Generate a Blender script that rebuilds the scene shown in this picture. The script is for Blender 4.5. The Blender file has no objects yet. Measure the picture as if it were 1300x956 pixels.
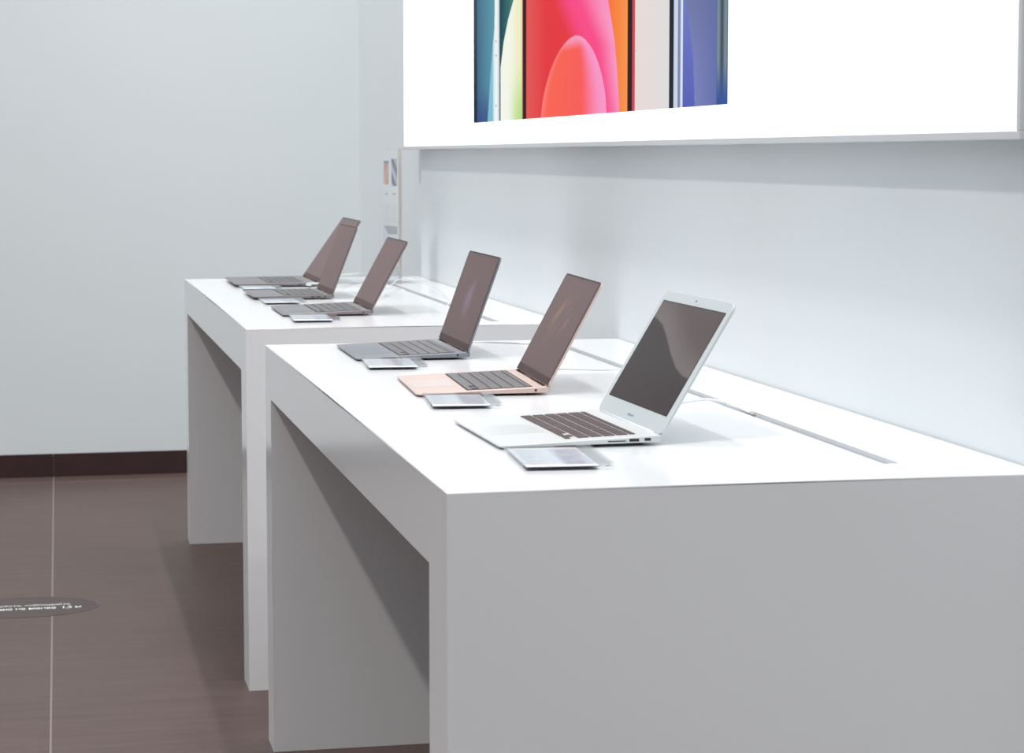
import bpy, bmesh, math, random
from mathutils import Vector, Matrix

random.seed(7)
S = bpy.context.scene
C = S.collection
H = 0.861          # table height
W = 0.7785         # table depth
WALL = 0.7815
PI = math.pi

# ------------------------------------------------------------------ materials
def lin(h):
    h = h.lstrip('#')
    v = [int(h[i:i+2], 16)/255 for i in (0, 2, 4)]
    return [c/12.92 if c <= .04045 else ((c+.055)/1.055)**2.4 for c in v] + [1]

def mat(name, col, rough=.5, metal=0., spec=.5, ior=1.5, trans=0., emis=None, es=0., bump=None, var=0., vscale=8., coat=0., tint=None):
    m = bpy.data.materials.new(name); m.use_nodes = True
    nt = m.node_tree; b = nt.nodes['Principled BSDF']
    c = lin(col) if isinstance(col, str) else list(col)+[1]
    b.inputs['Base Color'].default_value = c
    b.inputs['Roughness'].default_value = rough
    b.inputs['Metallic'].default_value = metal
    b.inputs['Specular IOR Level'].default_value = spec
    b.inputs['IOR'].default_value = ior
    b.inputs['Transmission Weight'].default_value = trans
    b.inputs['Coat Weight'].default_value = coat
    if tint: b.inputs['Specular Tint'].default_value = list(tint)+[1]
    if emis:
        b.inputs['Emission Color'].default_value = lin(emis); b.inputs['Emission Strength'].default_value = es
    if var or bump:
        tc = nt.nodes.new('ShaderNodeTexCoord'); nz = nt.nodes.new('ShaderNodeTexNoise')
        nz.inputs['Scale'].default_value = vscale; nz.inputs['Detail'].default_value = 4
        nt.links.new(tc.outputs['Object'], nz.inputs['Vector'])
        if var:
            mx = nt.nodes.new('ShaderNodeMix'); mx.data_type = 'RGBA'
            mx.inputs[6].default_value = [min(1, x*(1+var)) for x in c[:3]]+[1]
            mx.inputs[7].default_value = [x*(1-var) for x in c[:3]]+[1]
            nt.links.new(nz.outputs['Fac'], mx.inputs[0]); nt.links.new(mx.outputs[2], b.inputs['Base Color'])
        if bump:
            bp = nt.nodes.new('ShaderNodeBump'); bp.inputs['Strength'].default_value = bump; bp.inputs['Distance'].default_value = .002
            nt.links.new(nz.outputs['Fac'], bp.inputs['Height']); nt.links.new(bp.outputs[0], b.inputs['Normal'])
    return m

def attr_mat(name, emis_s, rough=.1, base=0., spec=.5, tint=None, dark=(.062, .033, .031)):
    """surface coloured by the mesh's printed picture (colour attribute 'pic')"""
    m = bpy.data.materials.new(name); m.use_nodes = True
    nt = m.node_tree; b = nt.nodes['Principled BSDF']
    a = nt.nodes.new('ShaderNodeAttribute'); a.attribute_name = 'pic'
    if base: nt.links.new(a.outputs['Color'], b.inputs['Base Color'])
    else: b.inputs['Base Color'].default_value = (*dark, 1)
    if emis_s:
        nt.links.new(a.outputs['Color'], b.inputs['Emission Color']); b.inputs['Emission Strength'].default_value = emis_s
    b.inputs['Roughness'].default_value = rough; b.inputs['Specular IOR Level'].default_value = spec
    if tint:               # anti-reflection coated glass: the mirror image carries the coating's tint
        coated(m, b, rough, tint)
    return m

def coated(m, b, rough, tint):
    nt = m.node_tree; b.inputs['Specular IOR Level'].default_value = 0
    g = nt.nodes.new('ShaderNodeBsdfGlossy'); g.inputs['Roughness'].default_value = rough; g.inputs[0].default_value = list(tint)+[1]
    f = nt.nodes.new('ShaderNodeFresnel'); f.inputs[0].default_value = 1.45; mx = nt.nodes.new('ShaderNodeMixShader')
    nt.links.new(f.outputs[0], mx.inputs[0]); nt.links.new(b.outputs[0], mx.inputs[1]); nt.links.new(g.outputs[0], mx.inputs[2])
    nt.links.new(mx.outputs[0], nt.nodes['Material Output'].inputs[0])

M = {}
M['wall'] = mat('white_wall_paint', (.82, .88, .90), .55, var=.012, vscale=2.5, bump=.03)
M['panel'] = mat('satin_white_wall_paint', (.77, .82, .84), .32, var=.01, vscale=2)
M['table'] = mat('white_lacquer', (.812, .82, .832), .16, var=.006, vscale=5, spec=.45)
M['slot'] = mat('grey_cable_brush', (.30, .32, .34), .7, var=.15, vscale=300)
M['base'] = mat('dark_brown_skirting_tile', (.045, .020, .022), .45, var=.25, vscale=14)
M['alu'] = mat('silver_aluminium', (.62, .665, .67), .38, metal=.3, var=.01, vscale=60)
M['alu_dark'] = mat('trackpad_silver', (.66, .71, .71), .30, metal=.5)
M['grey'] = mat('space_grey_aluminium', (.21, .228, .255), .40, metal=.4)
M['grey2'] = mat('space_grey_trackpad', (.195, .21, .235), .36, metal=.4)
M['warmgrey'] = mat('warm_grey_aluminium', (.225, .205, .21), .40, metal=.4)
M['gold'] = mat('rose_gold_aluminium', (.60, .465, .42), .40, metal=.3)
M['gold2'] = mat('rose_gold_trackpad', (.58, .49, .465), .36, metal=.3)
M['key'] = mat('black_keycap', (.050, .036, .036), .50, spec=.4)
M['keyg'] = mat('dark_grey_keycap', (.10, .098, .103), .42, spec=.55)
M['well'] = mat('keyboard_well', (.012, .009, .010), .6)
M['black'] = mat('black_rubber', (.012, .010, .011), .6)
M['port'] = mat('port_opening', (.02, .012, .013), .6)
M['bezel'] = mat('black_screen_glass', (.045, .026, .025), .07)
coated(M['bezel'], M['bezel'].node_tree.nodes['Principled BSDF'], .07, (.84, .66, .66))
M['hinge'] = mat('hinge_strip', (.030, .022, .021), .35)
coated(M['hinge'], M['hinge'].node_tree.nodes['Principled BSDF'], .2, (.55, .42, .40))
M['letter'] = mat('grey_lettering', (.28, .29, .29), .6)
M['cable'] = mat('white_cable_plastic', (.72, .75, .77), .4)
M['cabletip'] = mat('grey_cable_sleeve', (.42, .43, .44), .5)
def thin_clear():
    m = bpy.data.materials.new('clear_acrylic'); m.use_nodes = True
    nt = m.node_tree; nt.nodes.remove(nt.nodes['Principled BSDF']); out = nt.nodes['Material Output']
    tr = nt.nodes.new('ShaderNodeBsdfTransparent'); tr.inputs[0].default_value = (.975, .985, .99, 1)
    gl = nt.nodes.new('ShaderNodeBsdfGlossy'); gl.inputs['Roughness'].default_value = .06
    fr = nt.nodes.new('ShaderNodeFresnel'); fr.inputs[0].default_value = 1.45
    mx = nt.nodes.new('ShaderNodeMixShader')
    ge = nt.nodes.new('ShaderNodeNewGeometry'); iv = nt.nodes.new('ShaderNodeMath'); iv.operation = 'SUBTRACT'; iv.inputs[0].default_value = 1
    ml = nt.nodes.new('ShaderNodeMath'); ml.operation = 'MULTIPLY'
    nt.links.new(ge.outputs['Backfacing'], iv.inputs[1]); nt.links.new(iv.outputs[0], ml.inputs[0]); nt.links.new(fr.outputs[0], ml.inputs[1])
    nt.links.new(ml.outputs[0], mx.inputs[0]); nt.links.new(tr.outputs[0], mx.inputs[1]); nt.links.new(gl.outputs[0], mx.inputs[2])
    nt.links.new(mx.outputs[0], out.inputs[0]); return m
M['acrylic'] = thin_clear()
M['paper'] = attr_mat('printed_card', 0, .5, base=1, spec=.3)
M['signprint'] = attr_mat('printed_sign_sheet', 0, .45, base=1, spec=.3)
M['taupe'] = mat('taupe_edge_strip', (.50, .46, .43), .4)
M['frame'] = mat('white_lightbox_frame', (.66, .68, .70), .4)
M['housing'] = mat('grey_lightbox_housing', (.50, .53, .56), .45)
M['darkline'] = mat('dark_lightbox_strip', (.20, .21, .22), .5)
M['text'] = mat('white_floor_lettering', (.85, .85, .84), .5)

def diffuser():
    m = bpy.data.materials.new('backlit_white_fabric'); m.use_nodes = True
    b = m.node_tree.nodes['Principled BSDF']
    b.inputs['Base Color'].default_value = (.8, .8, .8, 1)
    b.inputs['Emission Color'].default_value = (.965, .99, 1, 1); b.inputs['Emission Strength'].default_value = 1.02
    b.inputs['Roughness'].default_value = .4
    return m
M['diff'] = diffuser()
M['poster'] = attr_mat('backlit_printed_picture', .93, .5, base=0, spec=0, dark=(.01, .01, .01))

def floor_mat():
    m = bpy.data.materials.new('taupe_floor_tile'); m.use_nodes = True
    nt = m.node_tree; N = nt.nodes; L = nt.links; b = N['Principled BSDF']
    tc = N.new('ShaderNodeTexCoord')
    mp = N.new('ShaderNodeMapping'); mp.inputs['Scale'].default_value = (1.2, 14, 1)
    L.new(tc.outputs['Object'], mp.inputs['Vector'])
    n1 = N.new('ShaderNodeTexNoise'); n1.inputs['Scale'].default_value = 2.2; n1.inputs['Detail'].default_value = 8; n1.inputs['Roughness'].default_value = .65
    L.new(mp.outputs[0], n1.inputs['Vector'])
    r = N.new('ShaderNodeValToRGB'); e = r.color_ramp.elements
    e[0].position = .30; e[0].color = (.096, .062, .054, 1); e[1].position = .72; e[1].color = (.128, .089, .079, 1)
    L.new(n1.outputs['Fac'], r.inputs[0])
    n2 = N.new('ShaderNodeTexNoise'); n2.inputs['Scale'].default_value = 1.3; n2.inputs['Detail'].default_value = 3
    L.new(tc.outputs['Object'], n2.inputs['Vector'])
    mx = N.new('ShaderNodeMix'); mx.data_type = 'RGBA'; mx.blend_type = 'MULTIPLY'; mx.inputs[0].default_value = .35
    L.new(r.outputs[0], mx.inputs[6]); 
    r2 = N.new('ShaderNodeValToRGB'); r2.color_ramp.elements[0].position = .35; r2.color_ramp.elements[0].color = (.72, .70, .70, 1)
    r2.color_ramp.elements[1].position = .65; r2.color_ramp.elements[1].color = (1, 1, 1, 1)
    L.new(n2.outputs['Fac'], r2.inputs[0]); L.new(r2.outputs[0], mx.inputs[7])
    # grout: long tiles, the joints run along y at x = -.44 and across at y = 6.13
    sx = N.new('ShaderNodeSeparateXYZ'); rot = N.new('ShaderNodeMapping'); rot.inputs['Rotation'].default_value = (0, 0, math.radians(.58))
    L.new(tc.outputs['Object'], rot.inputs['Vector']); L.new(rot.outputs[0], sx.inputs[0])
    def line(sock, pos, per, wd):
        a = N.new('ShaderNodeMath'); a.operation = 'SUBTRACT'; a.inputs[1].default_value = pos; L.new(sock, a.inputs[0])
        p = N.new('ShaderNodeMath'); p.operation = 'PINGPONG'; p.inputs[1].default_value = per/2; L.new(a.outputs[0], p.inputs[0])
        l = N.new('ShaderNodeMath'); l.operation = 'LESS_THAN'; l.inputs[1].default_value = wd; L.new(p.outputs[0], l.inputs[0])
        return l.outputs[0]
    lx = line(sx.outputs[0], -.486, 1.8, .0022); ly = line(sx.outputs[1], 6.10, 6.0, .004)
    mm = N.new('ShaderNodeMath'); mm.operation = 'MAXIMUM'; L.new(lx, mm.inputs[0]); L.new(ly, mm.inputs[1])
    g = N.new('ShaderNodeMix'); g.data_type = 'RGBA'; L.new(mm.outputs[0], g.inputs[0])
    L.new(mx.outputs[2], g.inputs[6]); g.inputs[7].default_value = (.24, .20, .175, 1)
    L.new(g.outputs[2], b.inputs['Base Color'])
    b.inputs['Roughness'].default_value = .45; b.inputs['Specular IOR Level'].default_value = .2
    bp = N.new('ShaderNodeBump'); bp.inputs['Strength'].default_value = .06; bp.inputs['Distance'].default_value = .003
    L.new(n1.outputs['Fac'], bp.inputs['Height']); L.new(bp.outputs[0], b.inputs['Normal'])
    return m
M['floor'] = floor_mat()

# ------------------------------------------------------------------ helpers
def finish(name, bm, m, parent=None, smooth=False, loc=None):
    bmesh.ops.recalc_face_normals(bm, faces=bm.faces[:])
    me = bpy.data.meshes.new(name); bm.to_mesh(me); bm.free()
    o = bpy.data.objects.new(name, me); C.objects.link(o)
    ms = m if isinstance(m, (list, tuple)) else [m]
    for x in ms: me.materials.append(x)
    if smooth:
        for p in me.polygons: p.use_smooth = True
    if parent: o.parent = parent
    if loc: o.location = loc
    return o

def tag(o, label=None, cat=None, group=None, kind=None):
    if label: o['label'] = label
    if cat: o['category'] = cat
    if group: o['group'] = group
    if kind: o['kind'] = kind
    return o

def empty(name, loc=(0, 0, 0), rz=0, parent=None):
    o = bpy.data.objects.new(name, None); C.objects.link(o)
    o.location = loc; o.rotation_euler = (0, 0, rz); o.empty_display_size = .1
    if parent: o.parent = parent
    return o

def add_box(bm, x0, x1, y0, y1, z0, z1, bev=0, seg=2):
    vs = [bm.verts.new(p) for p in ((x0,y0,z0),(x1,y0,z0),(x1,y1,z0),(x0,y1,z0),(x0,y0,z1),(x1,y0,z1),(x1,y1,z1),(x0,y1,z1))]
    fs = [bm.faces.new([vs[i] for i in f]) for f in ((3,2,1,0),(4,5,6,7),(0,1,5,4),(1,2,6,5),(2,3,7,6),(3,0,4,7))]
    if bev:
        es = list({e for f in fs for e in f.edges})
        bmesh.ops.bevel(bm, geom=es, offset=bev, segments=seg, affect='EDGES', profile=.5)

def box(name, m, parent, x0, x1, y0, y1, z0, z1, bev=0, seg=2):
    bm = bmesh.new(); add_box(bm, x0, x1, y0, y1, z0, z1, bev, seg)
    return finish(name, bm, m, parent)

def rrect(x0, x1, y0, y1, r, n=6):
    pts = []
    for cx, cy, a0 in ((x1-r, y0+r, -90), (x1-r, y1-r, 0), (x0+r, y1-r, 90), (x0+r, y0+r, 180)):
        for i in range(n+1):
            a = math.radians(a0+90*i/n); pts.append((cx+r*math.cos(a), cy+r*math.sin(a)))
    return pts

def loft(bm, rings, cap=True):
    R = [[bm.verts.new(p) for p in r] for r in rings]
    n = len(R[0])
    for a, b in zip(R, R[1:]):
        for i in range(n): bm.faces.new((a[i], a[(i+1) % n], b[(i+1) % n], b[i]))
    if cap:
        bm.faces.new(R[0][::-1]); bm.faces.new(R[-1])

def tube(name, pts, r, m, parent=None, n=8, sub=8):
    P = [Vector(p) for p in pts]
    P = [P[0]*2-P[1]] + P + [P[-1]*2-P[-2]]
    path = []
    for i in range(1, len(P)-2):
        for k in range(sub):
            t = k/sub; a, b, c, d = P[i-1], P[i], P[i+1], P[i+2]
            path.append(.5*((2*b)+(-a+c)*t+(2*a-5*b+4*c-d)*t*t+(-a+3*b-3*c+d)*t**3))
    path.append(P[-2])
    bm = bmesh.new(); rings = []; up = Vector((0, 0, 1))
    for i, p in enumerate(path):
        t = (path[min(i+1, len(path)-1)]-path[max(i-1, 0)]).normalized()
        u = t.cross(up); u = u.normalized() if u.length > 1e-4 else Vector((1, 0, 0)); v = u.cross(t)
        rings.append([p+r*(math.cos(2*PI*k/n)*u+math.sin(2*PI*k/n)*v) for k in range(n)])
    loft(bm, rings)
    return finish(name, bm, m, parent, smooth=True)

def cyl(name, m, parent, c, axis, r, h, n=20):
    bm = bmesh.new(); ax = Vector(axis).normalized(); u = ax.orthogonal().normalized(); v = ax.cross(u); c = Vector(c)
    loft(bm, [[c+ax*t+r*(math.cos(2*PI*k/n)*u+math.sin(2*PI*k/n)*v) for k in range(n)] for t in (0, h)])
    return finish(name, bm, m, parent)

def picture(name, m, parent, P, nu, nv, fn, flip=False):
    """grid patch P(u,v) printed with the colours fn(u,v)"""
    vs = [P(i/nu, j/nv) for j in range(nv+1) for i in range(nu+1)]
    fs = [(j*(nu+1)+i, j*(nu+1)+i+1, (j+1)*(nu+1)+i+1, (j+1)*(nu+1)+i) for j in range(nv) for i in range(nu)]
    if flip: fs = [f[::-1] for f in fs]
    me = bpy.data.meshes.new(name); me.from_pydata(vs, [], fs)
    ca = me.color_attributes.new('pic', 'FLOAT_COLOR', 'POINT')
    buf = []
    for j in range(nv+1):
        for i in range(nu+1):
            c = fn(i/nu, j/nv); buf += [c[0], c[1], c[2], 1]
    ca.data.foreach_set('color', buf)
    me.materials.append(m)
    o = bpy.data.objects.new(name, me); C.objects.link(o)
    if parent: o.parent = parent
    return o

def text_mesh(name, s, m, parent, mw, height=None, width=None, depth=.0002, bold=0., align='CENTER'):
    cu = bpy.data.curves.new(name+'_curve', 'FONT'); cu.body = s; cu.size = 1; cu.align_x = align; cu.extrude = 0; cu.offset = bold
    cu.resolution_u = 3
    t = bpy.data.objects.new(name+'_tmp', cu); C.objects.link(t)
    bpy.context.view_layer.update()
    me = bpy.data.meshes.new_from_object(t.evaluated_get(bpy.context.evaluated_depsgraph_get()))
    bpy.data.objects.remove(t)
    xs = [v.co.x for v in me.vertices]; ys = [v.co.y for v in me.vertices]
    w = max(xs)-min(xs); h = max(ys)-min(ys); cx = (max(xs)+min(xs))/2
    sx = width/w; sy = height/h if height else sx
    for v in me.vertices: v.co = mw @ Vector(((v.co.x-cx)*sx, v.co.y*sy, 0))
    me.name = name; me.materials.clear(); me.materials.append(m)
    o = bpy.data.objects.new(name, me); C.objects.link(o)
    if parent: o.parent = parent
    return o

# ------------------------------------------------------------------ the setting
YB = 6.263
tag(box('floor', M['floor'], None, -7, WALL+.14, -4.5, YB+.12, -.1, 0), kind='structure')
tag(box('wall_back', M['wall'], None, -7, WALL+.14, YB, YB+.12, 0, 4.6), kind='structure')
tag(box('wall_right', M['wall'], None, WALL+.023, WALL+.14, -4.5, YB, 0, 4.6), kind='structure')
tag(box('trim_1', M['panel'], None, WALL, WALL+.023, -4.5, 4.685, 0, 4.6), kind='structure')
bm = bmesh.new()
xs = [-7, -6.225, -4.422, -2.622, -.422, WALL+.023]
for a, b in zip(xs, xs[1:]): add_box(bm, a+.0012, b-.0012, YB-.010, YB, 0, .0913, .0008, 1)
tag(finish('baseboard_back', bm, M['base']), kind='structure')

# ------------------------------------------------------------------ display tables
def bevel_where(bm, test, off=.0016, seg=3):
    es = [e for e in bm.edges if test(e.verts[0].co, e.verts[1].co)]
    bmesh.ops.bevel(bm, geom=es, offset=off, segments=seg, affect='EDGES', profile=.5)

def table(y0, L, label, slot):
    t = empty('display_table', (0, y0, 0)); tag(t, label, 'table', 'white display tables along the wall')
    TH = .107; s0, s1 = slot[0]-y0, slot[1]-y0; a, b = .607, .629
    bm = bmesh.new()
    def q(*p): bm.faces.new([bm.verts.new(x) for x in p])
    z = H
    O = [(0,0),(W,0),(W,L),(0,L)]; I = [(a,s0),(b,s0),(b,s1),(a,s1)]
    ov = [bm.verts.new((x,y,z)) for x,y in O]; iv = [bm.verts.new((x,y,z)) for x,y in I]
    lv = [bm.verts.new((x,y,z-TH)) for x,y in O]; dv = [bm.verts.new((x,y,z-.030)) for x,y in I]
    for i in range(4):
        j = (i+1) % 4
        bm.faces.new((ov[i], ov[j], iv[j], iv[i])); bm.faces.new((ov[i], ov[j], lv[j], lv[i])); bm.faces.new((iv[i], iv[j], dv[j], dv[i]))
    bm.faces.new(lv); bm.faces.new(dv)
    out = lambda c: abs(c.x) < 1e-5 or abs(c.x-W) < 1e-5 or abs(c.y) < 1e-5 or abs(c.y-L) < 1e-5
    bevel_where(bm, lambda p, r: out(p) and out(r) and abs(p.z-z) < 1e-5 and abs(r.z-z) < 1e-5)
    top = finish('tabletop', bm, M['table'], t)
    box('cable_slot_brush', M['slot'], top, a+.0006, b-.0006, s0+.001, s1-.001, H-.030, H-.006)['label'] = 'grey brush strip in the cable slot'
    for ya, yb, out_y in ((0, .1235, 0), (L-.104, L, L)):
        bm = bmesh.new(); add_box(bm, 0, W, ya, yb, 0, H-TH)
        finish('end_panel', bm, M['table'], t)
    return t
Y1L = 2.133; Y2 = 2.580; Y2L = 2.135
table(0, Y1L, 'nearer white lacquered display table with three laptops and long cable slot', (.128, 2.0))
table(Y2, Y2L, 'farther white display table standing next to the back wall end, behind the nearer one', (Y2+.105, 4.58))

# ------------------------------------------------------------------ backlit poster
LX = WALL-.035; LY0, LY1, LZ0, LZ1 = .030, 4.823, 1.285, 2.75
lb = empty('light_box', (WALL, (LY0+LY1)/2, LZ0)); tag(lb, 'large white backlit wall poster box showing coloured phones', 'light box')
off = Vector((-WALL, -(LY0+LY1)/2, -LZ0))
def lbbox(name, m, *a, **k):
    o = box(name, m, None, *a, **k); o.parent = lb; o.location = off; return o
lbbox('housing', M['housing'], LX+.011, WALL, LY0+.004, LY1-.004, LZ0+.004, LZ1-.004, bev=.001)
bm = bmesh.new()
for (y0, y1, z0, z1) in ((LY0, LY1, LZ0, LZ0+.011), (LY0, LY1, LZ1-.011, LZ1), (LY0, LY0+.011, LZ0+.011, LZ1-.011), (LY1-.011, LY1, LZ0+.011, LZ1-.011)):
    add_box(bm, LX-.002, LX+.010, y0, y1, z0, z1, .001, 1)
o = finish('frame', bm, M['frame'], lb); o.location = off
lbbox('dark_strip', M['darkline'], LX+.0101, LX+.014, LY0+.003, LY1-.003, LZ0+.0005, LZ0+.006)  # solid dark grey strip just behind the frame's lower edge
df = lbbox('backlit_panel', M['diff'], LX+.0005, LX+.0105, LY0+.010, LY1-.010, LZ0+.010, LZ1-.010)

def mixc(a, b, t):
    t = max(0, min(1, t)); return [a[i]*(1-t)+b[i]*t for i in range(3)]
def sm(a, b, x):
    t = max(0, min(1, (x-a)/(b-a))); return t*t*(3-2*t)
def hx(s): return lin(s)[:3]
def pw(x, pts):
    if x <= pts[0][0]: return pts[0][1]
    for (a, b), (c, d) in zip(pts, pts[1:]):
        if x <= c: return b+(d-b)*(x-a)/(c-a)
    return pts[-1][1]
def grad(x, stops):
    if x <= stops[0][0]: return hx(stops[0][1])
    for (a, b), (c, d) in zip(stops, stops[1:]):
        if x <= c: return mixc(hx(b), hx(d), (x-a)/(c-a))
    return hx(stops[-1][1])

# printed phones; s runs along the poster (0 far end .. 1 near end of the print), z upwards in metres
PY0, PY1 = 3.600, 1.246; PZ0 = 1.357; PH = .75
F, YAW, PITCH, CX, CY, CZ = 2802.206, .21265, .08372, -.47711, -2.58019, 1.26405
def s_of(xp):      # where a vertical line seen at column xp of the photograph falls on the print
    a = YAW+math.atan((xp-650)/F); y = CY+(LX-CX)/math.tan(a); return (PY0-y)/(PY0-PY1)
ES = [s_of(500+c/2.826) for c in (285, 300, 337, 360, 384, 460, 475, 836, 852, 862, 985, 1000, 1032, 1153, 1198)]
def colS(c): return s_of(500+c/2.826)
def zof(cx_, cy_):                        # height above the print's lower edge of a point of the crop
    yb = 440-(cx_-285)*(440-363)/(1197-285)
    xp = 500+cx_/2.826; a = YAW+math.atan((xp-650)/F); d = (LX-CX)/math.sin(a)*1.0
    return (yb-cy_)/2.826/F*d
arc_g = [(zof(384, 240), colS(384)), (zof(395, 150), colS(395)), (zof(410, 70), colS(411)), (zof(430, 0), colS(431)), (.45, colS(470))]
def arc(zc, cx0, cxl, cxr, apex, shp=2.2): pass
# big pink dome: right border, falls from top to (808,395)
dome_r = [(0, colS(808)), (zof(800, 260), colS(800)), (zof(788, 130), colS(788)), (zof(765, 0), colS(766)), (.34, colS(735)), (.42, colS(690)), (.47, colS(640))]
ZA = zof(650, 127)
def dome(z):
    k = max(0, min(1, z/ZA)); c = colS(644.5)*(1-k)+colS(650)*k; h = (1-k**1.7)**.55
    return c-h*(colS(644.5)-colS(528)), c+h*(colS(761)-colS(644.5))
ZT = .40
def poster(u, v):
    s = u; z = v*PH; k = min(1, z/ZT)
    e = ES
    if s < e[1]: return mixc(hx('20303f'), hx('6d8090'), .3*k)
    if s < e[4]:
        # far blue phone: curved light wedge, then its metal side
        wl = pw(z, [(0, colS(337)), (zof(350, 240), colS(350)), (zof(362, 100), colS(362)), (.5, colS(364))])
        if s < wl:
            t = (s-e[1])/(e[3]-e[1])
            c = mixc(mixc(hx('3f6788'), hx('62a0b4'), t), hx('3a4f8c'), sm(.12, 0, z)*.8)
            return mixc(c, hx('5f8fa5'), .35*k)
        if s < colS(357): return mixc(hx('7fc2d6'), hx('9fd6e2'), k)
        if s < colS(379): 
            t = abs((s-colS(368))/(colS(379)-colS(357)))
            return mixc(hx('ffffff'), hx('c9dde8'), t*1.8)
        return hx('33555f')
    if s < e[5]:
        g = pw(z, arc_g)
        if s < g: return mixc(hx('1f4c56'), hx('4f8f86'), (s-e[4])/(e[5]-e[4])*1.2)
        t = (s-e[4])/(e[5]-e[4])
        c = mixc(hx('fbfdf0'), hx('f3f3c0'), sm(.35, 1, t))
        return mixc(c, hx('b9e68a'), sm(.16, 0, z)*sm(.25, 1, t))
    if s < colS(463): return hx('d9727c')
    if s < e[6]: return hx('3a1c24')
    if s < e[7]:
        if s > pw(z, dome_r) or z > .47: return mixc(hx('ff7838'), hx('ff9a50'), (s-colS(766))/(e[7]-colS(766)))
        if z < ZA and dome(z)[0] < s < dome(z)[1]:
            l, r = dome(z); t = (s-l)/(r-l)
            c = mixc(hx('ff6a55'), hx('ff5a60'), t)
            c = mixc(c, hx('ff9ccf'), sm(.62, .97, t)); c = mixc(c, hx('ff7f78'), sm(.12, 0, t))
            return mixc(c, hx('ffa8cc'), sm(ZA-.035, ZA, z)*.9)
        t = (s-e[6])/(e[7]-e[6])
        c = mixc(hx('e85a58'), hx('ea3d44'), sm(0, .25, t))
        bl = pw(z, [(0, .78), (.15, .70), (.26, .52), (.5, .35)])
        c = mixc(c, hx('ff4f8c'), sm(bl-.22, bl, t)); c = mixc(c, hx('ffb4e0'), sm(bl+.02, bl+.26, t)*sm(.5, .05, z))
        return mixc(c, hx('ee3f55'), sm(.2, .6, z)*.4)
    if s < e[8]: return hx('2c2226')
    if s < e[9]: return hx('d8495a')
    if s < e[10]:
        t = (s-e[9])/(e[10]-e[9]); return mixc(hx('efe0dc'), hx('e6e3e4'), t)
    if s < e[11]: return hx('222838')
    if s < e[12]:
        if abs(s-colS(1019)) < .004: return hx('7f8db8')
        return mixc(hx('ccd6ea'), hx('e3ebf6'), (s-e[11])/(e[12]-e[11]))
    bl = pw(z, [(0, colS(1076)), (zof(1070, 200), colS(1070)), (zof(1050, 60), colS(1052)), (zof(1038, 0), colS(1040)), (.5, colS(1030))])
    if s < bl: return mixc(hx('5a64bd'), hx('7a83d0'), z/.25)
    if s < e[13]: return mixc(mixc(hx('7e86bd'), hx('6873b0'), (s-bl)/(e[13]-bl)), hx('6a7296'), .7*sm(.05, .3, z))
    t = (s-e[13])/(e[14]-e[13])
    c = mixc(hx('46505a'), hx('7d92a0'), .5+.5*math.sin(t*11)) if t < .85 else hx('5b6f80')
    return mixc(hx('3a5a9c'), c, sm(0, .09, z))
pic = picture('printed_picture', M['poster'], None, lambda u, v: (LX-.0004, PY0+(PY1-PY0)*u, PZ0+PH*v), 760, 350, poster)
pic.parent = df
pic['label'] = 'printed row of coloured phones'
# small round print marks seen on the phones' metal edges
for cx_, cys in ((368, (150, 200, 378)), (1019, (212,)), (862, (180,))):
    for cy_ in cys:
        y = PY0+(PY1-PY0)*colS(cx_); z = PZ0+zof(cx_, cy_)
        bm = bmesh.new()
        loft(bm, [[(LX-.0004-dx, y+.0055*math.cos(a*PI/6), z+.0030*math.sin(a*PI/6)) for a in range(12)] for dx in (.0001, .0004)])
        finish('printed_screw_mark', bm, M['letter'], df)

# ------------------------------------------------------------------ laptops
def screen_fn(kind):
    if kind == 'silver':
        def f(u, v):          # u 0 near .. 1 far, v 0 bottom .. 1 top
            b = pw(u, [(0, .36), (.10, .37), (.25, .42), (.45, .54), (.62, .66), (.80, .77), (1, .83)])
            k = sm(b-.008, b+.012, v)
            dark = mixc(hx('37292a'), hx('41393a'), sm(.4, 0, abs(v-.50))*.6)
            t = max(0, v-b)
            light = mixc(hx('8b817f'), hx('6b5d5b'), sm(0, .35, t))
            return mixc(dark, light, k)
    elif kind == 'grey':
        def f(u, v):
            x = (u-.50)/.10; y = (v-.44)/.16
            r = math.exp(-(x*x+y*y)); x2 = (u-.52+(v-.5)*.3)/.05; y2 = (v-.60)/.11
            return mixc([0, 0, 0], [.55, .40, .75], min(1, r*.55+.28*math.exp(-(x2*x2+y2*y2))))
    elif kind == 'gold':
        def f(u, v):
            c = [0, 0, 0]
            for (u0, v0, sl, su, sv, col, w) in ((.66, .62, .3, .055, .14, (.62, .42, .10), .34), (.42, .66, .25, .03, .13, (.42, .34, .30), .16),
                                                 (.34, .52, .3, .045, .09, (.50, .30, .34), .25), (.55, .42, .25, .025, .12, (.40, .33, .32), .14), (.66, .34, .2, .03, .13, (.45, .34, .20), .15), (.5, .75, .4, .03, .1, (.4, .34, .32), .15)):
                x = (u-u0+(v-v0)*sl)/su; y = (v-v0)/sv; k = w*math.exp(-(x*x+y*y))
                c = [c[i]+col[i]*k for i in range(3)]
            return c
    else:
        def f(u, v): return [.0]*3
    return f

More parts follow.
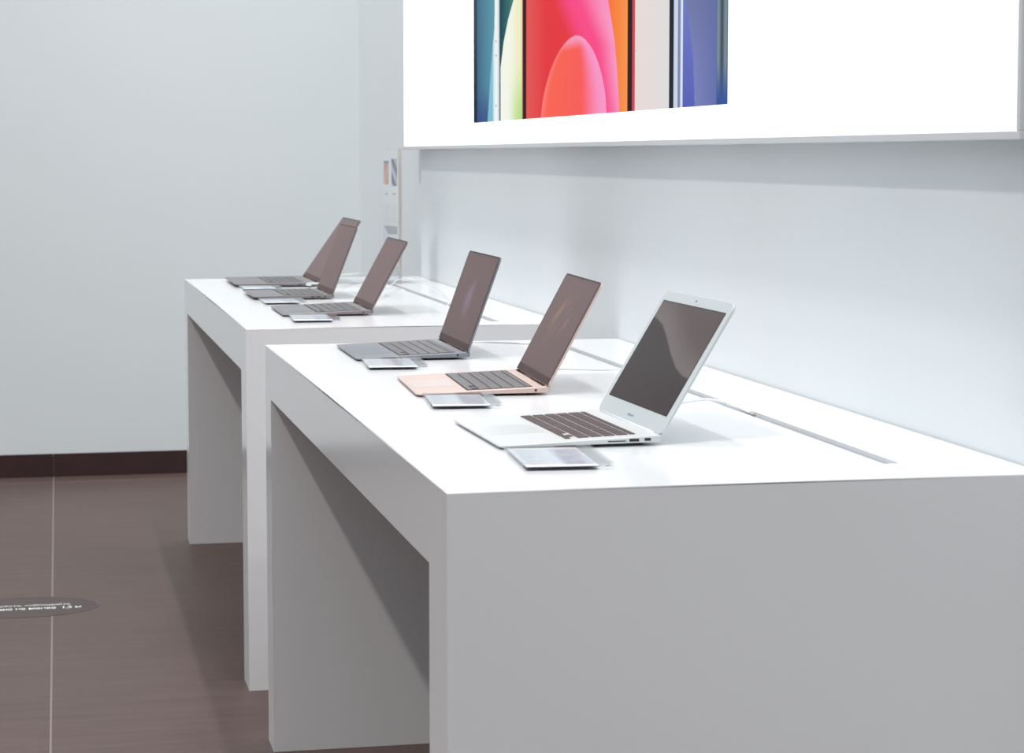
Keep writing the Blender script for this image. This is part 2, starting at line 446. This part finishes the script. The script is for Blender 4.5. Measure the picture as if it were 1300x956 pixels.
def laptop(name, label, loc, rz, tilt, kind, w, d, zf, zb, ll, body, pad, key, air=True, old=False, keypad_y=.2755, scr='none', keycnt=False):
    t = empty('laptop', loc, math.radians(rz)); tag(t, label, 'laptop', None)
    def zt(x): return zf+(zb-zf)*max(0, min(1, x/d))
    # ---- base
    bm = bmesh.new(); N = 7
    ed = .0016 if air else .004
    o0 = rrect(0, d, 0, w, .013, N)
    lowz = lambda x: max(.0036, zt(x)-(.0026+ (.0066 if air else .0052)*min(1, x/(d*.7))))
    def inset(p, k): return (d/2+(p[0]-d/2)*(1-2*k/d), w/2+(p[1]-w/2)*(1-2*k/w))
    rings = []
    r1 = [inset(p, .022) for p in o0]; rings.append([(x, y, .0022) for x, y in r1])
    r2 = [inset(p, .008) for p in o0]; rings.append([(x, y, .0022+(lowz(x)-.0022)*.6) for x, y in r2])
    rings.append([(x, y, lowz(x)) for x, y in o0])
    rings.append([(x, y, zt(x)-.0006) for x, y in o0])
    r4 = [inset(p, .0006) for p in o0]; rings.append([(x, y, zt(x)) for x, y in r4])
    loft(bm, rings)
    base = finish('base', bm, body, t)
    for p in base.data.polygons: p.use_smooth = False
    # feet
    for fx, fy in ((.03, .035), (.03, w-.035), (d-.03, .035), (d-.03, w-.035)):
        cyl('rubber_foot', M['black'], base, (fx, fy, 0), (0, 0, 1), .008, .0026)
    # front notch
    bm = bmesh.new(); z0 = zt(.002)
    loft(bm, [[(x, y, zt(x)+dz) for x, y in rrect(.0008, .0055, w/2-.028, w/2+.028, .002, 4)] for dz in (.00005, .00025)])
    finish('finger_notch', bm, pad, base)
    # ---- trackpad
    ty = .052 if old else (.060 if w < .33 else .078); tx0, tx1 = (.014, .092) if old else (.008, .080 if w < .35 else .096)
    bm = bmesh.new()
    loft(bm, [[(x, y, zt(x)+dz) for x, y in rrect(tx0, tx1, w/2-ty, w/2+ty, .004, 4)] for dz in (-.0006, .00018)])
    finish('trackpad', bm, pad, base)
    # ---- keyboard
    if not old: keypad_y = .2755*min(w, .35)/.310
    kx0 = tx1+(.006 if old else .008); U = keypad_y/14.5; rowd = .0187 if old else .0200
    kb_y0 = w/2-keypad_y/2; fnd = .0105 if (old or True) else .0187
    rows = [[1, 1, 1, 1.25, 5, 1.25, 1, 'L', 'UD', 'R'],
            [2.25]+[1]*10+[2.25], [1.75]+[1]*11+[1.75], [1.5]+[1]*12+[1], [1]*13+[1.5], [14.5/14]*14]
    depth = rowd*5+fnd
    kmat = key
    if old:
        bm = bmesh.new()
        loft(bm, [[(x, y, zt(x)+dz) for x, y in rrect(kx0-.001, kx0+depth+.001, kb_y0-.001, kb_y0+keypad_y+.001, .002, 3)] for dz in (-.0009, .00008)])
        kb = finish('keyboard', bm, pad, t)
    else:
        bm = bmesh.new()
        loft(bm, [[(x, y, zt(x)+dz) for x, y in rrect(kx0-.0015, kx0+depth+.0015, kb_y0-.0015, kb_y0+keypad_y+.0015, .003, 3)] for dz in (-.0012, .00015)])
        kb = finish('keyboard', bm, M['well'], t)
    gap = .0014 if old else .0010
    allk = bmesh.new()
    def onekey(x0, x1, y0, y1):
        bmk = bmesh.new() if keycnt else allk
        loft(bmk, [[(x, y, zt(x)+dz) for x, y in rrect(x0+gap+ins, x1-gap-ins, y0+gap+ins, y1-gap-ins, .0015, 2)] for dz, ins in ((-.0005, 0), (.0008, 0), (.0011, .0004))])
        if keycnt: finish('key', bmk, kmat, kb)
    x = kx0
    for ri, row in enumerate(rows):
        dd = fnd if ri == 5 else rowd
        y = kb_y0+keypad_y          # the far side is the left of the keyboard
        for k in row:
            if k == 'L' or k == 'R':
                hh = dd/2 if True else dd
                onekey(x, x+hh+.0008, y-U, y); y -= U
            elif k == 'UD':
                onekey(x, x+dd/2+.0006, y-U, y); onekey(x+dd/2-.0006, x+dd, y-U, y); y -= U
            else:
                onekey(x, x+dd, y-U*k, y); y -= U*k
        x += dd
    if not keycnt: finish('keycaps', allk, kmat, kb)
    else: allk.free()
    if kind == 'pro':      # speaker grilles beside the keys
        for ya, yb in ((.008, kb_y0-.006), (kb_y0+keypad_y+.006, w-.008)):
            bm = bmesh.new()
            loft(bm, [[(x, y, zt(x)+dz) for x, y in rrect(kx0, kx0+depth, ya, yb, .002, 3)] for dz in (-.0005, .0001)])
            finish('speaker_grille', bm, pad, base)
    # ---- ports on the near side
    def port(x0, x1, z0, z1):
        o = box('port', M['port'], base, x0, x1, -.0004, .003, z0, z1)
        return o
    if old:
        port(d-.083, d-.057, zt(d-.07)-.0050, zt(d-.07)-.0036)
        port(d-.052, d-.038, zt(d-.045)-.0064, zt(d-.045)-.0024)
        port(d-.030, d-.021, zt(d-.025)-.0066, zt(d-.025)-.0026)
    else:
        cyl('headphone_jack', M['port'], base, (d-.027, .003, zt(d-.027)-.0045), (0, -1, 0), .0021, .0034)
        if kind == 'pro':
            for q in (.046, .062): port(d-q-.0045, d-q+.0045, zt(d-q)-.0062, zt(d-q)-.0034)
    # ---- hinge strip
    bm = bmesh.new(); hw = .020 if not old else .030
    loft(bm, [[(d-.0085+.0046*math.cos(a*PI/8), y, zb-.0030+.0046*math.sin(a*PI/8)) for a in range(16)] for y in (hw, w-hw)])
    finish('hinge', bm, M['hinge'] if not old else M['alu'], t, smooth=True)
    # ---- lid
    lid = empty('lid', (d-.0085, 0, zb-.0015), 0, t) if False else None
    piv = Vector((d-.0085, 0, zb-.0012)); ty_ = math.radians(tilt)
    th = .0052 if old else .0046
    bm = bmesh.new()
    def ring(xx, ins):
        return [(xx, y, z) for z, y in rrect(.0015+ins, ll-ins, ins, w-ins, (.013 if old else .010)-ins*.5, N)]
    loft(bm, [ring(0, .0006), ring(.0006, 0), ring(th-.0016, 0), ring(th-.0004, .0018), ring(th, .005)])
    lid = finish('lid', bm, body, t, loc=piv); lid.rotation_euler = (0, ty_, 0)
    if old:
        b_s, b_b, b_t = .0165, .030, .018
        sx0, sx1, sz0, sz1 = b_s, w-b_s, b_b, ll-b_t
        bm = bmesh.new()
        loft(bm, [ [(xx, y, z) for z, y in rrect(sz0-.0012, sz1+.0012, sx0-.0012, sx1+.0012, .001, 2)] for xx in (-.0003, .001)])
        finish('screen_surround', bm, M['hinge'], lid)
        picture('screen', M['scr_'+scr], lid, lambda u, v: (-.0005, sx0+(sx1-sx0)*u, sz0+(sz1-sz0)*v), 130, 90, screen_fn(scr), True)
        cyl('camera', M['port'], lid, (.001, w/2, ll-.0085), (-1, 0, 0), .0016, .0015, 14)
        mw = Matrix.Translation((-.0003, w/2, .0105)) @ Matrix(((0, 0, -1, 0), (-1, 0, 0, 0), (0, 1, 0, 0), (0, 0, 0, 1)))
        text_mesh('lettering', 'MacBook Air', M['letter'], lid, mw, width=.030, bold=.01)
        # rounded hinge ends
    else:
        bm = bmesh.new()
        loft(bm, [[(xx, y, z) for z, y in rrect(.008, ll-.0028, .0028, w-.0028, .008, N)] for xx in (-.0003, .001)])
        finish('screen_border', bm, M['bezel'], lid)
        bm = bmesh.new()
        loft(bm, [[(xx, y, z) for z, y in rrect(.007, ll-.0004, .0004, w-.0004, .009, N)] for xx in (-.00015, .001)])
        finish('gasket', bm, M['black'], lid)
        sz0, sz1 = .022, ll-.008; sy = .009
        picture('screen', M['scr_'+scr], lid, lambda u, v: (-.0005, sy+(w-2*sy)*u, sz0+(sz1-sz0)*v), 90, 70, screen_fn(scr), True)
        box('hinge_strip', M['hinge'], lid, -.0006, .0006, .0016, w-.0016, .0035, .0165)
        cyl('camera', M['port'], lid, (.001, w/2, ll-.0045), (-1, 0, 0), .0012, .0016, 12)
    return t

TINT = (.84, .66, .66)
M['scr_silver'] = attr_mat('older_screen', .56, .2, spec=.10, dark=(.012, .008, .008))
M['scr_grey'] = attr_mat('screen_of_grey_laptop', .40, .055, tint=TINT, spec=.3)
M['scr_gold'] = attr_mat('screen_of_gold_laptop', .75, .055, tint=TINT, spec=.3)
M['scr_none'] = attr_mat('dark_screen', 0, .055, tint=TINT, spec=.22)

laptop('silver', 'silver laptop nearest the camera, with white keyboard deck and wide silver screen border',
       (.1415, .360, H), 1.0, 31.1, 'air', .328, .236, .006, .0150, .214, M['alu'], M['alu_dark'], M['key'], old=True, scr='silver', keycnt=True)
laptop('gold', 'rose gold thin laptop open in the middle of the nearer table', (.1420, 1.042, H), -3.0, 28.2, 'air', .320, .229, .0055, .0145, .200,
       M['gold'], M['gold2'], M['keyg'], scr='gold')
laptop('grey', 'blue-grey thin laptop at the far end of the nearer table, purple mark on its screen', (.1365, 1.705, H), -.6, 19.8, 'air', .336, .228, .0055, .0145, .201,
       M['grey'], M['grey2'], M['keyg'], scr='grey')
laptop('far1', 'dark grey thin laptop with one round port, nearest of three on the farther table', (.1275, 2.942, H), -.4, 28.6, 'air', .334, .230, .0055, .0145, .198,
       M['warmgrey'], M['grey2'], M['keyg'])
laptop('far2', 'middle grey laptop of three on the farther table, slim lid overlapping the rearmost laptop', (.1175, 3.598, H), .4, 21.0, 'pro', .322, .228, .0105, .0125, .205,
       M['warmgrey'], M['grey2'], M['keyg'])
laptop('far3', 'largest dark grey laptop, rearmost on the farther table, lid leaning back the most', (.1200, 4.205, H), 0, 35.1, 'pro', .398, .262, .011, .013, .234,
       M['warmgrey'], M['grey2'], M['keyg'])

# ------------------------------------------------------------------ acrylic price holders
def card_fn(seed):
    rnd = random.Random(seed)
    rows = [(i, rnd.random()) for i in range(26)]
    def f(u, v):
        base = [.80, .83, .87]
        if .56 < u < .97 and .08 < v < .92:
            c = [.58, .61, .68]
            i = int((v-.08)/.84*14)
            if .62 < u < .62+.28*rows[i][1] and ((v-.08)/.84*14) % 1 < .5: c = [.40, .42, .48]
            return c
        if .07 < u < .5:
            i = int(v*22)
            if (v*22) % 1 < .38 and u < .12+.36*rows[i][1] and .1 < v < .9: return [.55, .57, .60]
        return base
    return f
def holder(x, y, w, d, rz, label, seed):
    t = empty('price_holder', (x, y, H), math.radians(rz)); tag(t, label, 'price holder', 'clear price holders beside the laptops')
    bm = bmesh.new(); loft(bm, [[(a, b, z) for a, b in rrect(0, w, 0, d, .0012, 3)] for z in (.0002, .0044)])
    finish('acrylic_base', bm, M['acrylic'], t)
    pw_ = w*.80; x0 = .004
    o = picture('printed_card', M['paper'], t, lambda u, v: (x0+(pw_)*u, .0035+(d-.007)*v, .00535), 60, 60, card_fn(seed))
    bm = bmesh.new(); add_box(bm, x0, x0+pw_, .0035, d-.0035, .0046, .0053)
    finish('card_backing', bm, M['cardedge'], t)
    bm = bmesh.new(); loft(bm, [[(a, b, z) for a, b in rrect(0, w, 0, d, .0012, 3)] for z in (.0056, .0086)])
    finish('acrylic_cover', bm, M['acrylic'], t)
    for a, b in ((w-.008, .008), (w-.008, d-.008)):
        cyl('screw', M['cabletip'], t, (a, b, .0044), (0, 0, 1), .0026, .0012, 14)
M['cardedge'] = mat('dark_card_edge', (.16, .15, .18), .5)
holder(.129, .156, .119, .190, -4, 'clear price holder beside the silver laptop, frontmost on the nearer table', 1)
holder(.134, .862, .116, .170, -5, 'clear price holder beside the rose gold laptop', 2)
holder(.130, 1.524, .116, .180, -4, 'clear price holder beside the blue-grey laptop with the purple screen mark', 3)
holder(.128, 2.738, .118, .200, -3, 'clear price holder at the near end of the farther table', 4)
holder(.127, 3.402, .118, .160, 0, 'clear price holder between the first and second laptops of the farther table', 5)
holder(.130, 4.045, .118, .165, 0, 'clear price holder between the second and rearmost laptops of the farther table', 6)

# ------------------------------------------------------------------ standing sign
def sign_fn(u, v):
    bg = [.72, .77, .79]
    vv = 1-v       # from the top
    if .08 < u < .40 and .105 < vv < .305:
        if vv < .125: return [.30, .30, .33]
        k = math.sin(u*9+vv*26)
        return mixc([.60, .36, .34], [.60, .47, .46], .5+.5*k)
    if .55 < u < .92 and .085 < vv < .315:
        k = math.sin(u*14-vv*40)
        return mixc([.22, .26, .31], [.55, .60, .65], .5+.5*k)
    for (a, b) in ((.15, .32), (.62, .85)):
        if a < u < b and .375 < vv < .39: return [.45, .47, .49]
    for i, y in enumerate((.475, .50, .525, .55, .59, .615)):
        if y < vv < y+.007 and (.10 < u < .42 or .56 < u < .9): return [.62, .65, .67]
    if .66 < vv < .73 and .08+(vv-.66)*4 < u < .93: return [.45, .49, .53]
    if .76 < vv < .90 and (.1 < u < .9) and (vv*60) % 1 < .35: return [.66, .68, .7]
    return bg
sg = empty('price_stand', (.643, 4.300, H), math.atan2(.033, .11)); tag(sg, 'tall narrow acrylic price stand with phone pictures at the wall side of the farther table', 'sign')
# local: face looks along -x, width along +y, near edge at y=0
SH = .427; SW = .118
box('acrylic_sheet', M['acrylic'], sg, .0012, .0045, 0, SW, 0, SH, .0005, 1)
picture('printed_sheet', M['signprint'], sg, lambda u, v: (.0006, SW-.002-(SW-.004)*u, .055+(SH-.057)*v), 60, 160, sign_fn)
box('sheet_backing', M['frame'], sg, .0008, .0011, .002, SW-.002, .055, SH-.002)
box('edge_strip', M['taupe'], sg, -.0004, .0045, -.0022, -.0002, 0, SH)
box('rear_sheet', M['acrylic'], sg, .0062, .0100, 0, SW, 0, SH, .0005, 1)
box('edge_strip', M['taupe'], sg, .0062, .0100, -.0020, -.0002, 0, SH)
box('foot', M['acrylic'], sg, .0102, .0600, 0, SW, 0, .004, .0005, 1)

# ------------------------------------------------------------------ charging cables
z0 = H+.0018
def cable(label, pts, r=.0017, plug=None):
    t = empty('charging_cable', pts[0]); tag(t, label, 'cable', 'white charging cables')
    p0 = Vector(pts[0])
    tube('cord', [Vector(p)-p0 for p in pts], r, M['cable'], t)
    if plug:
        a, b = Vector(plug[0])-p0, Vector(plug[1])-p0
        bm = bmesh.new(); dr = (b-a).normalized(); u = dr.cross(Vector((0, 0, 1))).normalized(); v = Vector((0, 0, 1))
        def rg(c, k): return [c+u*x*k+v*y*k for x, y in rrect(-.0058, .0058, -.0026, .0026, .002, 3)]
        loft(bm, [rg(a, .9), rg(a+(b-a)*.05, 1), rg(a+(b-a)*.9, 1), rg(b, .6)])
        finish('plug', bm, M['cable'], t)
    return t
zS = H-.008
c = cable('white charging cable from the silver laptop into the cable slot', [(.352, .720, H+.009), (.385, .735, H+.006), (.43, .78, z0), (.49, .83, z0), (.54, .84, z0+.002), (.585, .845, z0+.006), (.606, .80, z0+.005), (.612, .74, z0+.002), (.616, .675, zS)],
      r=.0021, plug=((.350, .693, H+.0085), (.352, .722, H+.009)))
tp = tube('strain_sleeve', [Vector(p)-Vector((.352, .720, H+.009)) for p in ((.6065, .79, z0+.0045), (.6115, .745, z0+.0022), (.615, .700, z0-.001))], .0034, M['cable'], c)
tp2 = tube('sleeve_tip', [Vector(p)-Vector((.352, .720, H+.009)) for p in ((.6150, .702, z0-.0005), (.6156, .690, z0-.003))], .0037, M['cabletip'], c)
cable('thin white charging cable from the rose gold laptop into the cable slot', [(.353, 1.378, H+.008), (.378, 1.43, z0+.002), (.42, 1.47, z0), (.49, 1.465, z0), (.56, 1.43, z0), (.598, 1.41, z0+.002), (.615, 1.40, zS)], plug=((.350, 1.352, H+.008), (.353, 1.378, H+.008)))
cable('white charging cable from the blue-grey laptop into the cable slot', [(.325, 2.066, H+.008), (.35, 2.090, z0+.002), (.42, 2.095, z0), (.50, 2.07, z0), (.57, 2.0, z0), (.60, 1.95, z0+.003), (.616, 1.92, zS)], plug=((.325, 2.040, H+.008), (.325, 2.066, H+.008)))
cable('white charging cable looping up and into the cable slot, nearest on the farther table', [(.315, 3.302, H+.008), (.35, 3.36, z0+.002), (.45, 3.50, z0+.004), (.53, 3.78, z0+.02), (.60, 4.02, z0+.028), (.660, 4.02, z0+.022), (.672, 3.75, z0+.012), (.645, 3.45, z0+.004), (.618, 3.33, zS)], plug=((.315, 3.274, H+.008), (.315, 3.302, H+.008)))
cable('white charging cable lying behind the middle laptop of the farther table', [(.30, 3.948, H+.007), (.34, 3.99, z0+.003), (.42, 4.10, z0+.003), (.52, 4.12, z0+.006), (.59, 4.02, z0+.003), (.617, 3.93, zS)], plug=((.30, 3.920, H+.007), (.30, 3.948, H+.007)))
cable('white charging cable arching out of the near side of the rearmost laptop', [(.345, 4.165, H+.0075), (.325, 4.09, z0+.012), (.325, 4.01, z0+.020), (.355, 3.955, z0+.022), (.40, 3.98, z0+.016), (.50, 4.30, z0), (.57, 4.45, z0), (.617, 4.42, zS)], r=.0028, plug=((.345, 4.206, H+.0075), (.345, 4.165, H+.0075)))
cable('pale cable lying at the far edge of the farther table behind the rearmost laptop', [(.33, 4.60, z0+.001), (.38, 4.66, z0), (.47, 4.69, z0+.003), (.56, 4.66, z0+.012), (.60, 4.60, z0+.01), (.617, 4.55, zS)], r=.0022)

# ------------------------------------------------------------------ floor sticker
def sticker_mat():
    m = mat('translucent_dark_film', (.082, .060, .056), .5, spec=.2)
    return m
M['film'] = sticker_mat()
st = empty('floor_sticker', (-.530, 3.690, 0)); tag(st, 'dark oval floor sticker with two lines of white lettering', 'sticker')
bm = bmesh.new(); loft(bm, [[(.213*math.cos(a*PI/48), .145*math.sin(a*PI/48), z) for a in range(96)] for z in (.0002, .0006)])
finish('film', bm, M['film'], st)
bm = bmesh.new()
n = 96; R1 = [bm.verts.new((.213*math.cos(a*2*PI/n), .145*math.sin(a*2*PI/n), .0008)) for a in range(n)]; R2 = [bm.verts.new((.207*math.cos(a*2*PI/n), .139*math.sin(a*2*PI/n), .0008)) for a in range(n)]
for i in range(n): bm.faces.new((R1[i], R1[(i+1) % n], R2[(i+1) % n], R2[i]))
finish('rim', bm, mat('dark_film_rim', (.06, .05, .048), .4), st)
text_mesh('lettering', 'Пожалуйста, соблюдайте', M['text'], st, Matrix.Translation((0, .008, .0009)), width=.262, height=.030, bold=-.0)
text_mesh('lettering', 'дистанцию не менее  1,5 м', M['text'], st, Matrix.Translation((0, -.040, .0009)), width=.322, height=.036, bold=.022)

# ------------------------------------------------------------------ light
WS = 1.08
w = bpy.data.worlds.new('World'); S.world = w; w.use_nodes = True
nt = w.node_tree; bg = nt.nodes['Background']
tc = nt.nodes.new('ShaderNodeTexCoord'); sp = nt.nodes.new('ShaderNodeSeparateXYZ'); rp = nt.nodes.new('ShaderNodeValToRGB')
ma = nt.nodes.new('ShaderNodeMapRange'); ma.inputs['From Min'].default_value = -1; ma.inputs['From Max'].default_value = 1
nt.links.new(tc.outputs['Generated'], sp.inputs[0]); nt.links.new(sp.outputs[2], ma.inputs[0]); nt.links.new(ma.outputs[0], rp.inputs[0])
e = rp.color_ramp.elements; e[0].position = .44; e[0].color = (.03, .022, .020, 1); e[1].position = .80; e[1].color = (.88, .99, 1.06, 1)
x = e.new(.52); x.color = (.19, .172, .166, 1)
# the hall behind and beside the window is warmer and dimmer near the floor
m2 = nt.nodes.new('ShaderNodeMapRange'); m2.inputs['From Min'].default_value = .1; m2.inputs['From Max'].default_value = -.7
nt.links.new(sp.outputs[1], m2.inputs[0])
m3 = nt.nodes.new('ShaderNodeMapRange'); m3.inputs['From Min'].default_value = .65; m3.inputs['From Max'].default_value = .02
nt.links.new(sp.outputs[2], m3.inputs[0])
mu = nt.nodes.new('ShaderNodeMath'); mu.operation = 'MULTIPLY'; nt.links.new(m2.outputs[0], mu.inputs[0]); nt.links.new(m3.outputs[0], mu.inputs[1])
wm = nt.nodes.new('ShaderNodeMix'); wm.data_type = 'RGBA'; nt.links.new(mu.outputs[0], wm.inputs[0]); nt.links.new(rp.outputs[0], wm.inputs[6]); wm.inputs[7].default_value = (.13, .078, .062, 1)
nt.links.new(wm.outputs[2], bg.inputs[0]); bg.inputs[1].default_value = WS
def spot(x, y, z, watt, aim=(0, 0, -1), cone=110, r=.04, col=(1, .97, .95)):
    l = bpy.data.lights.new('ceiling_spot', 'SPOT'); l.energy = watt; l.spot_size = math.radians(cone); l.spot_blend = .6; l.shadow_soft_size = r; l.color = col
    o = bpy.data.objects.new('ceiling_spot', l); C.objects.link(o); o.location = (x, y, z)
    o.rotation_euler = Vector(aim).to_track_quat('-Z', 'Y').to_euler()
for y in (-.4, 1.0, 2.4, 3.8, 5.2): spot(.359, y, 3.95, 72)
def sun(name, d, e, ang, col):
    l = bpy.data.lights.new(name, 'SUN'); l.energy = e; l.angle = math.radians(ang); l.color = col
    o = bpy.data.objects.new(name, l); C.objects.link(o); o.rotation_euler = Vector(d).to_track_quat('-Z', 'Y').to_euler(); o.location = (-3, -3, 5)
sun('hall_floodlight', (1, .66, -1.9), 1.18, 1.6, (1, .925, .885))

# ------------------------------------------------------------------ camera
cd = bpy.data.cameras.new('camera'); co = bpy.data.objects.new('camera', cd); C.objects.link(co)
cd.sensor_width = 36; cd.sensor_fit = 'HORIZONTAL'; cd.lens = F/1300*36; cd.shift_y = -45/1300
co.location = (CX, CY, CZ)
fw = Vector((math.sin(YAW)*math.cos(PITCH), math.cos(YAW)*math.cos(PITCH), -math.sin(PITCH)))
co.rotation_euler = fw.to_track_quat('-Z', 'Y').to_euler()
cd.clip_start = .05; cd.clip_end = 60
cd.dof.use_dof = True; cd.dof.focus_distance = 4.0; cd.dof.aperture_fstop = 13
S.camera = co
S.view_settings.view_transform = 'Standard'; S.view_settings.look = 'None'; S.view_settings.gamma = 1
S.view_settings.exposure = 0; S.view_settings.use_curve_mapping = False
